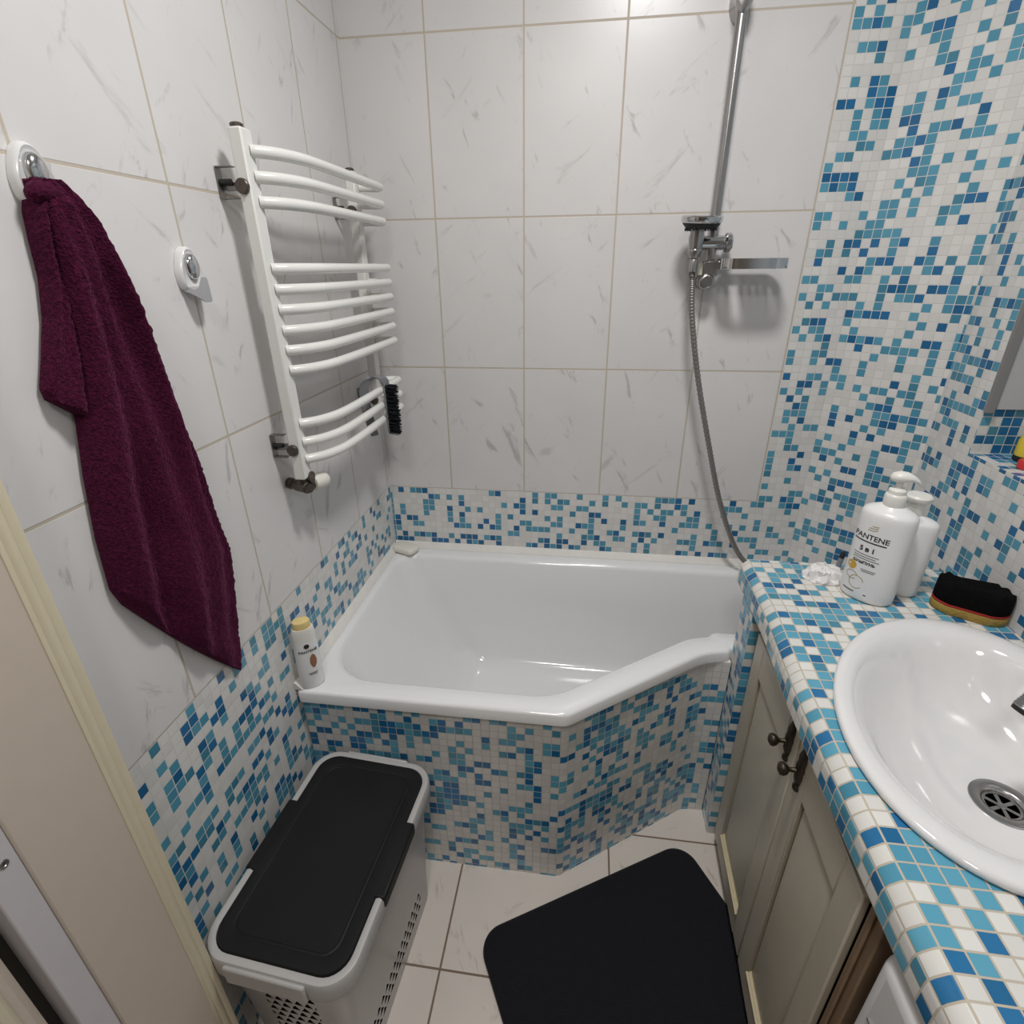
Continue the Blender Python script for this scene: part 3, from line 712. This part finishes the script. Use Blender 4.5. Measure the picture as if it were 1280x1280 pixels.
mb.lathe([(.013,-.004),(.013,.008)], (vo[0]+.012, vo[1]+.010, vo[2]+.020), (1,0,0), 18)
va = mb.build('valve', M_bronze, rad, ro_, angle=40)
mb = MB(); mb.lathe([(.0125,.024),(.0175,.026),(.019,.036),(.019,.050),(.017,.060),(.012,.065),(.006,.065),(.005,.062),(0,.062)], vo, (.42,.9,0), 24); mb.build('valve_knob', M_knob, va, ro_, angle=40)

# ------------------------------------------------------------------ scrubbing brush hooked on the lowest bars
bo = (.125,-.29,1.19); br = thing('scrub_brush', 'grey scrubbing brush with black bristles hooked over the lowest radiator bars', 'brush', bo)
mb = MB(); y0 = -.264
rings = []
for z, h in ((1.1157, 0.0072), (1.1188, 0.0124), (1.1384, 0.0155), (1.1899, 0.017), (1.2363, 0.016), (1.2538, 0.0124), (1.2579, 0.0062)):
    rings.append([(0.1289, y0-h-.004, z),(0.1248, y0-h-.004, z),(0.1248, y0+h-.004, z),(0.1289, y0+h-.004, z)])
mb.loft(rings, cap0=True, cap1=True); mb.build('brush_back', M_brushg, br, bo, bevel=.0015)
mb = MB()
hp = [(0.1274, -0.2683, 1.2496), (0.1222, -0.2714, 1.2672), (0.1037, -0.2848, 1.2744), (0.0862, -0.2982, 1.262), (0.079, -0.3054, 1.2363), (0.08, -0.3023, 1.1899), (0.0841, -0.2951, 1.1436), (0.0872, -0.2848, 1.1127)]
P = catmull(hp, 6)
rings = []
for k, p_ in enumerate(P):
    t = k/(len(P)-1); w = .011 + .004*math.sin(t*PI); d_ = (P[min(k+1,len(P)-1)]-P[max(k-1,0)]).normalized(); sdn = Vector((.55,.83,0)); nrm = d_.cross(sdn).normalized()
    rings.append([p_ + sdn*w + nrm*.002, p_ - sdn*w + nrm*.002, p_ - sdn*w - nrm*.002, p_ + sdn*w - nrm*.002])
mb.loft(rings, cap0=True, cap1=True); mb.build('brush_handle', M_brushg, br, bo, angle=50)
mb = MB(); random.seed(3)
for r_ in range(14):
    z = 1.121 + r_*.0097
    for c_ in range(4):
        y = y0 - .0145 + c_*.0072
        for q in range(7):
            a = random.uniform(0, 6.28); rr = random.uniform(0, .0032)
            p0 = (0.1287, y + rr*math.cos(a), z + rr*math.sin(a)); sp_ = 1.9
            p1 = (0.1287 + .027 + random.uniform(-.003,.002), y + sp_*rr*math.cos(a) + random.uniform(-.002,.002), z + sp_*rr*math.sin(a) + random.uniform(-.002,.002) - .002)
            mb.tube([p0, p1], .0011, 4)
mb.build('bristles', M_brist, br, bo, fix=False)

# ------------------------------------------------------------------ wall hooks
def make_hook(loc, label):
    t = thing('wall_hook', label, 'hook', loc, 0, 'wall hooks')
    def hp(k, x, ky=1): # shield outline, flat bottom, pointed-round top
        out = []
        for i in range(40):
            a = 2*PI*i/40; c, s = math.cos(a), math.sin(a)
            w = .0265*(1 - .30*max(0, s)) ; y = w*math.copysign(abs(c)**.8, c)
            z = (.040 if s > 0 else .030)*math.copysign(abs(s)**(.95 if s > 0 else .6), s)
            out.append((x, y*k, z*k*ky))
        return out
    mb = MB(); mb.loft([hp(1,.0006), hp(1,.008), hp(.97,.0115), hp(.90,.0135), hp(.84,.0125), hp(.80,.0115)], cap0=True, cap1=True); mb.build('hook_plate', M_hook, t, angle=45)
    mb = MB(); rings = []
    for k, x in ((1,.0116),(.98,.0155),(.85,.0190),(.55,.0212),(.1,.022)):
        rings.append([(x, .0135*k*math.cos(2*PI*i/32), .010 + .0195*k*math.sin(2*PI*i/32)) for i in range(32)])
    mb.loft(rings, cap1=True); mb.build('hook_button', M_chrome, t, angle=50)
    mb = MB(); rings = []
    for x, zt_, zb_, w in ((.004,-.016,-.0295,.021),(.012,-.020,-.0315,.020),(.020,-.0245,-.036,.0175),(.026,-.022,-.0405,.0145),(.0295,-.012,-.044,.011),(.0305,-.006,-.0445,.007)):
        rings.append([(x, -w, zb_+.003),(x, -w*.8, zb_),(x, w*.8, zb_),(x, w, zb_+.003),(x, w*.9, zt_),(x, -w*.9, zt_)])
    mb.loft(rings, cap0=True, cap1=True); mb.build('hook_prong', M_hookg, t, angle=40)
    return t
h1 = make_hook((0,-1.010,1.634), 'white wall hook with chrome button, hidden partly by the burgundy towel')
h2 = dup(h1, (0,-.7785,1.532), 'empty white wall hook with chrome button, between the towel and the radiator')

# ------------------------------------------------------------------ towel
Lp = [(-1.030,1.634),(-1.032,1.60),(-1.034,1.54),(-1.042,1.46),(-1.064,1.36),(-1.081,1.289),(-1.096,1.203),(-1.103,1.125),(-1.094,1.094)]
Rp = [(-.994,1.636),(-.979,1.622),(-.958,1.584),(-.942,1.525),(-.920,1.449),(-.899,1.35),(-.877,1.248),(-.868,1.14),(-.856,1.05),(-.874,.962),(-.897,.850),(-.909,.812)]
Lc = [((1.634-z)/(1.634-1.094), y) for y, z in Lp]; Lz = [((1.634-z)/(1.634-1.094), z) for y, z in Lp]
Rc = [((1.636-z)/(1.636-.812), y) for y, z in Rp]; Rz_ = [((1.636-z)/(1.636-.812), z) for y, z in Rp]
mb = MB(); NR, NC = 150, 90
rings = []
def disp(p, t):
    n1 = noise.noise((p[1]*160, p[2]*160, 1.7)); n2 = noise.noise((p[1]*420, p[2]*420, p[0]*420))
    return .0007*n1 + .0011*n2
for r_ in range(NR+1):
    t = r_/NR; ly, lz = interp(Lc, t), interp(Lz, t); ry_, rz2 = interp(Rc, t), interp(Rz_, t)
    ring_f = []; ring_b = []
    w = ry_ - ly
    for c_ in range(NC+1):
        s = c_/NC; y = lerp(ly, ry_, s); z = lerp(lz, rz2, s) - .012*math.sin(s*PI)*t
        env = (4*s*(1-s))**.45
        amp = .011 + .014*t
        fold = amp*(math.sin(s*11 + .8 + 1.2*t) *.6 + .55*math.sin(s*19 - 2.2*t + 1.0)) + .007*noise.noise((s*3, t*5, 2.2)) + min(1, t*6)*(.014*math.exp(-((s-.2)/.12)**2) - .008*math.exp(-((s-.47)/.1)**2) + .007*math.exp(-((s-.66)/.1)**2))
        # bulk: full near the hook, flatter below
        bulk = interp([(0,.026),(.04,.036),(.12,.036),(.3,.030),(.6,.026),(.85,.024),(.97,.018),(1,.012)], t)
        x = .010 + env*(bulk + fold*min(1, t*4+.25)*(1 if t < .9 else 1-(t-.9)*5))
        x = max(x, .0085)
        dd = disp((x, y, z), t)
        ring_f.append((x + dd*2.0, y + dd*.8, z + .5*dd))
        ring_b.append((.0055, y, z))
    rings.append(ring_f + ring_b[::-1])
mb.loft(rings, cap0=True, cap1=True)
# back flap on the left, hanging behind the main fall
NRf, NCf = 70, 26; rings = []
for r_ in range(NRf+1):
    t = r_/NRf
    ly = interp([(0,-1.018),(.03,-1.032),(.09,-1.038),(.2,-1.042),(.4,-1.047),(.6,-1.060),(.8,-1.080),(.94,-1.095),(1,-1.094)], t); lz = lerp(1.622, 1.394, t)
    ry_ = interp([(0,-1.018),(.4,-1.03),(1,-1.060)], t); rz2 = lerp(1.622, 1.366, t)
    f_ = []; b_ = []
    for c_ in range(NCf+1):
        s = c_/NCf; y = lerp(ly, ry_, s); z = lerp(lz, rz2, s)
        env = (4*s*(1-s))**.35
        x = .008 + env*(.022 + .006*math.sin(s*6+t*3)); dd = disp((x, y, z), t)
        f_.append((x+dd*2, y+dd, z+dd)); b_.append((.0055, y, z))
    rings.append(f_ + b_[::-1])
mb.loft(rings, cap0=True, cap1=True)
# roll of cloth where it is caught on the hook prong
rings = []
for k in range(13):
    t = k/12; q = math.sin(PI*(.12+.88*t)) if t > .5 else 1
    yy = lerp(-1.040, -.996, t); zz = 1.618 + .010*t; rr_c = .0115*math.sqrt(max(.02, 1-(2*t-1)**4))
    rings.append([(.0245 + 1.25*rr_c*math.cos(2*PI*i/28) + .002*noise.noise((i*.4,k*.5,3.1)), yy, zz + rr_c*math.sin(2*PI*i/28) + .002*noise.noise((i*.4,k*.5,8.1))) for i in range(28)])
mb.loft(rings, cap0=True, cap1=True)
tw = mb.build('towel', M_towel, angle=80, fix=False)
tag(tw, 'burgundy terry towel hanging from a wall hook on the left wall', 'towel')

# ------------------------------------------------------------------ shower
SX, SY = .971, -.052
so = (SX,0,1.49); sr = thing('shower_rail', 'chrome vertical shower rail fixed to the back wall', 'shower rail', so)
mb = MB(); mb.lathe([(.0125,1.478),(.0125,2.10)], (SX,SY,0), n=24); mb.build('rail', M_chrome2, sr, so)
mb = MB(); mb.lathe([(.0195,0),(.0195,.012),(.0165,.016),(.014,.02),(.0145,.055),(.020,.058),(.020,.066),(.0185,.0705),(.0165,.072),(.0135,.0724),(.0128,.0712),(0,.0712)], (SX-.004,-.0005,1.494), (0,-1,0), 28); mb.build('rail_bracket', M_chrome2, sr, so, angle=40)
mb = MB(); rings = []
for y, k in ((-.0005,1),(-.012,.95),(-.03,.8),(-.045,.85),(-.065,.95),(-.074,.8),(-.077,.4)):
    rings.append([(SX + .021*k*math.cos(2*PI*i/28), y, 2.082 + .040*k*math.sin(2*PI*i/28)) for i in range(28)])
mb.loft(rings, cap0=True, cap1=True); mb.build('rail_bracket', M_chrome2, sr, so, angle=40)
# slider
mb = MB(); sz = 1.587
mb.lathe([(.0175,-.040),(.0175,.026),(.016,.0275),(.016,.030),(.021,.031),(.0235,.034),(.0235,.044),(.020,.048),(0,.0485)], (SX+.0,SY,sz), (1,0,0), 28)
mb.build('slider', M_chrome, sr, so, angle=35)
mb = MB(); mb.tube([(SX-.040,SY-.004,sz-.012),(SX-.046,SY-.032,sz-.021)], .0105, 16); mb.lathe([(.017,-.006),(.018,.0),(.018,.005),(.0165,.007)], (SX-.047,SY-.036,sz-.021), (0,0,1), 24); mb.build('slider_cup', M_chrome2, sr, so, angle=40)
# shelf ring clipped on the rail
sh = thing('shower_shelf', 'small chrome soap shelf clipped to the lower end of the shower rail', 'shelf', (SX,SY,1.53))
ho = (SX,SY,1.53)
mb = MB(); mb.box(SX-.017,SX+.020,SY-.016,SY+.016,1.508,1.545); mb.build('shelf_clamp', M_chrome2, sh, ho, bevel=.003)
mb = MB(); mb.box(SX-.026,SX-.0175,SY-.014,SY+.010,1.510,1.540); mb.build('shelf_stop', plain('pale_plastic',(.62,.60,.50),.4), sh, ho, bevel=.002)
mb = MB()
op = rrect(SX+.098, SY-.035, .082, .052, .038, 0, 8); ip = rrect(SX+.098, SY-.035, .078, .048, .035, 0, 8)
z0, z1 = 1.525, 1.549
mb.loft([[(x,y,z0) for x,y,_ in ip],[(x,y,z0) for x,y,_ in op],[(x,y,z1) for x,y,_ in op],[(x,y,z1) for x,y,_ in ip],[(x,y,z0) for x,y,_ in ip]])
mb.build('shelf_rim', M_chrome, sh, ho, angle=30)
mb = MB()
for x in [SX+.030+.0195*k for k in range(8)]:
    if .055 < (x-SX) < .075 or .115 < (x-SX) < .125: continue
    w_ = .010 if x < SX+.15 else .007
    mb.box(x-w_*.85, x+w_*.85, SY-.078, SY+.008, 1.527, 1.530)
mb.build('shelf_slats', M_chrome2, sh, ho)
# hand shower
HX, HY = SX-.047, SY-.036
hs = thing('hand_shower', 'round chrome hand shower head resting in the rail slider', 'shower head', (HX,HY,sz)); hso = (HX,HY,sz)
mb = MB(); rings = []
for z, rx, ry_, yo in ((sz-.034,.012,.012,0),(sz-.025,.0155,.0155,0),(sz-.008,.017,.017,0),(sz+.010,.019,.017,0),(sz+.026,.017,.014,-.004),(sz+.034,.016,.012,-.006)):
    rings.append([(HX + rx*math.cos(2*PI*i/24), HY + yo + ry_*math.sin(2*PI*i/24), z) for i in range(24)])
mb.loft(rings, cap0=True, cap1=True); mb.build('shower_handle', M_chrome2, hs, hso, angle=40)
fo = Vector((HX+.004, HY-.022, sz+.036)); fax = Vector((.03,-.10,1)).normalized()
mb = MB(); mb.lathe([(.022,.004),(.040,.005),(.0475,.008),(.0495,.011),(.0495,.021),(.047,.0235),(.030,.025),(0,.0255)], fo, fax, 40); hd = mb.build('shower_head', M_chrome, hs, hso, angle=35)
mb = MB(); mb.lathe([(0,-.0065),(.036,-.0055),(.0445,.004),(.0455,.007)], fo, fax, 36)
for k in range(18):
    a = 2*PI*k/18
    for rr in (.028,.037):
        c = fo + Vector((rr*math.cos(a), rr*math.sin(a), -.010)); mb.lathe([(.0018,0),(.0025,.006)], c, fax, 6)
mb.build('spray_nozzles', M_black, hs, hso)
# hose
hp = [(HX,HY,sz-.036),(HX-.001,HY,sz-.07),(HX+.002,HY+.002,1.50),(.938,-.090,1.40),(.975,-.088,1.24),(1.032,-.086,1.045),(1.085,-.082,.88),(1.15,-.075,.73),(1.20,-.072,.66),(1.26,-.080,.628)]
P = catmull(hp, 60)
hz_ = thing('shower_hose', 'flexible grey metal shower hose hanging from the hand shower to the tub rim', 'hose', (HX,HY,.63)); hzo = (HX,HY,.63)
mb = MB(); NP = len(P)
mb.tube(P, lambda t: .0077 + .0008*math.sin(t*NP*1.55), 10); mb.build('hose_tube', plain('hose_metal',(.27,.25,.235),.42,metal=.75,noise_amt=.1), hz_, hzo, angle=60)
mb = MB(); mb.lathe([(.0105,-.004),(.0105,.02),(.009,.026)], (HX,HY,sz-.064), n=20); mb.build('hose_nut', M_chrome2, hz_, hzo)

# ------------------------------------------------------------------ on the tub rim
so_ = MB(); rings = []
for k, z in ((.86,0),(.97,.003),(1,.007),(1,.014),(.95,.019),(.82,.0215),(.5,.0225),(.1,.0228)):
    rings.append([(x, y, z) for x, y, _ in rrect(0,0,.045*k,.028*k,.016*k,0,6)])
so_.loft(rings, cap0=True, cap1=True)
R = Matrix.Rotation(math.radians(-20), 4, 'Z')
so_.v = [tuple(Vector((.0525,-.0495,RZ+.0045)) + R @ Vector(p)) for p in so_.v]
tag(so_.build('soap_bar', M_soap, angle=50), 'cream bar of soap on the back left corner of the tub rim', 'soap')
sb = thing('shampoo_bottle', 'small white shampoo bottle with a yellowed top on the front left tub rim', 'bottle', (.0345,-.722,RZ+.0008), math.radians(38))
SA, SB = .0285, .019
N = 48; pf = [(.88,.86,0),(.97,.96,.004),(1,1,.012),(1.0,1,.06),(.97,.97,.11),(.93,.95,.135)]
mb = MB(); mb.loft([[(*sup(SA*k, SB*k2, 2*PI*i/N, 2.15), z) for i in range(N)] for k, k2, z in pf], cap0=True, cap1=True); mb.build('bottle_body', M_bottle, sb, angle=50)
mb = MB(); mb.loft([[(*sup(SA*k, SB*k2, 2*PI*i/N, 2.2), z) for i in range(N)] for k, k2, z in [(.93,.95,.1352),(.93,.96,.152),(.88,.95,.163),(.80,.92,.169)]], cap0=True, cap1=True); mb.build('bottle_cap', M_capw, sb, angle=40)
mb = MB(); mb.loft([[(*sup(SA*k, SB*k2, 2*PI*i/N, 2.1), z) for i in range(N)] for k, k2, z in [(.72,.86,.1692),(.72,.86,.180),(.66,.8,.186),(.4,.5,.1875)]], cap0=True, cap1=True); mb.build('cap_top', M_yellowcap, sb, angle=40)
v, f = text_mesh('PANTENE', .0098, .0002); decal(sb, 'lettering', v, f, M_ink, SA, SB, .001, .106, .0006)
v, f = disc(.0062); decal(sb, 'emblem', v, f, M_ink, SA, SB, .000, .124, .0006)
lf = [(0,.022),(.006,.016),(.0085,.004),(.007,-.008),(.003,-.016),(-.002,-.018),(-.006,-.010),(-.0075,.0),(-.006,.012)]
decal(sb, 'leaf_print', [(0,0)] + lf, [[0, 1+k, 1+(k+1)%9] for k in range(9)], M_brown, SA, SB, .0085, .078, .0006)
for w, z in ((.022,.046),(.017,.042)):
    v, f = bar(w, .0018, 6); decal(sb, 'fine_print', v, f, M_ink, SA, SB, .004, z, .0006)

# ------------------------------------------------------------------ laundry basket
LB = (.176,-.988,0); lb = thing('laundry_basket', 'tall silver plastic laundry basket with a black lid, in front of the tub', 'laundry basket', LB, math.radians(-4))
HX_, HY_, HZ_ = .150, .232, .425
def side_uv(x, y, hx, hy):
    if abs(y/hy) > abs(x/hx): return (10 + x) if y < 0 else (40 + x)
    return (20 + y) if x > 0 else (30 + y)
mb = MB()
lv = [(.0,.795,.03),(.008,.80,.03),(.10,.82,.035),(.25,.86,.04),(.375,.895,.045)]
fr = []
for z, k, r in lv: fr.append(rrect(0,0,HX_*k,HY_*k+.004,r,z,5))
n = len(fr[0])
for a in range(len(fr)-1):
    for b in range(n):
        c = (b+1) % n; pts = [fr[a][b], fr[a][c], fr[a+1][c], fr[a+1][b]]
        mx_ = sum(p[0] for p in pts)/4; my_ = sum(p[1] for p in pts)/4
        base = 10 if abs(my_) > HY_*.74 and my_ < 0 and abs(mx_) < HX_*.72 else (20 if mx_ > HX_*.74 and abs(my_) < HY_*.8 else 0)
        uvq = [((10+p[0]) if base == 10 else (20+p[1]) if base == 20 else 0, p[2] if base else 0) for p in pts]
        mb.face(pts, uvq)
mb.face(fr[0][::-1], [(0,0)]*n)
mb.build('basket_body', M_baskh, lb, angle=40, fix=True)
mb = MB()
def rr_(dx, z, r): return rrect(0,0,HX_+dx,HY_+dx,r,z,7)
mb.loft([rr_(-.016,.372,.05), rr_(-.004,.372,.055), rr_(.0,.378,.058), rr_(.0,.418,.058), rr_(-.003,.4235,.056), rr_(-.009,.425,.05), rr_(-.0155,.4225,.045), rr_(-.0165,.400,.044)])
mb.build('basket_rim', M_bask, lb, angle=40)
mb = MB()
mb.loft([rr_(-.022,.402,.042), rr_(-.0168,.404,.046), rr_(-.0165,.4225,.046), rr_(-.0185,.4265,.044), rr_(-.040,.4268,.032), rr_(-.0435,.4255,.030), rr_(-.0465,.4262,.028), rr_(-.0485,.4245,.026), rr_(-.055,.4240,.02)], cap0=True, cap1=True)
ld = mb.build('basket_lid', M_lid, lb, angle=22)
for s in (1, -1):
    mb = MB(); mb.box(min(s*.120, s*.1535), max(s*.120, s*.1535), -.078, .082, .395, .4268) ; mb.build('lid_clip', M_lid, ld, bevel=.005)
for s in (1, -1):
    mb = MB(); mb.box(-.085, .075, min(s*(HY_-.002), s*(HY_+.0065)), max(s*(HY_-.002), s*(HY_+.0065)), .374, .4215); mb.build('handle', M_bask, lb, bevel=.006)

# ------------------------------------------------------------------ bath mat
ang = math.atan2(.302,.532); ML, MW = .63, .50
ca, sa = math.cos(ang), math.sin(ang)
c0 = Vector((.455,-.905)) ; cx = c0 + Vector((ca,sa))*ML/2 + Vector((sa,-ca))*MW/2
mb = MB(); rings = []
for dx, z, r in ((-.004,.0006,.055),(0,.003,.06),(0,.009,.06),(-.004,.0125,.058),(-.010,.0135,.054),(-.02,.0137,.05)):
    rings.append([(x, y, z) for x, y, _ in rrect(0,0,ML/2+dx,MW/2+dx,r,0,10)])
mb.loft(rings, cap0=True, cap1=True)
bm_ = mb.build('bath_mat', M_mat, angle=50); bm_.location = (cx.x, cx.y, 0); bm_.rotation_euler = (0,0,ang)
tag(bm_, 'black bath mat with rounded corners on the floor in front of the tub', 'mat')

# ------------------------------------------------------------------ light and camera
def area(name, loc, size, power, col=(1,1,1), shape='DISK', rot=(0,0,0)):
    L = bpy.data.lights.new(name, 'AREA'); L.shape = shape; L.size = size; L.energy = power; L.color = col
    o = bpy.data.objects.new(name, L); C.objects.link(o); o.location = loc; o.rotation_euler = rot; return o
area('ceiling_lamp', (.80,-.93,2.50), .24, 15.8, (1,.985,.975))
area('hall_fill', (.6,-2.1,2.50), .3, 10, (1,.97,.93))  # added fill behind the camera, lifts the lower room; no real fitting
w = bpy.data.worlds.new('World'); bpy.context.scene.world = w; w.use_nodes = True
w.node_tree.nodes['Background'].inputs[0].default_value = (.5,.5,.5,1); w.node_tree.nodes['Background'].inputs[1].default_value = .05
cam = bpy.data.cameras.new('camera'); co = bpy.data.objects.new('camera', cam); C.objects.link(co)
cam.sensor_width = 36; cam.lens = 36*669.03/1280; cam.clip_start = .02
co.location = (.6637,-1.6648,1.5366); co.rotation_euler = (1.1408,.0105,.1347)
S = bpy.context.scene; S.camera = co
S.view_settings.view_transform = 'Standard'; S.view_settings.look = 'None'; S.view_settings.gamma = 1
S.view_settings.use_curve_mapping = False; S.view_settings.exposure = 0
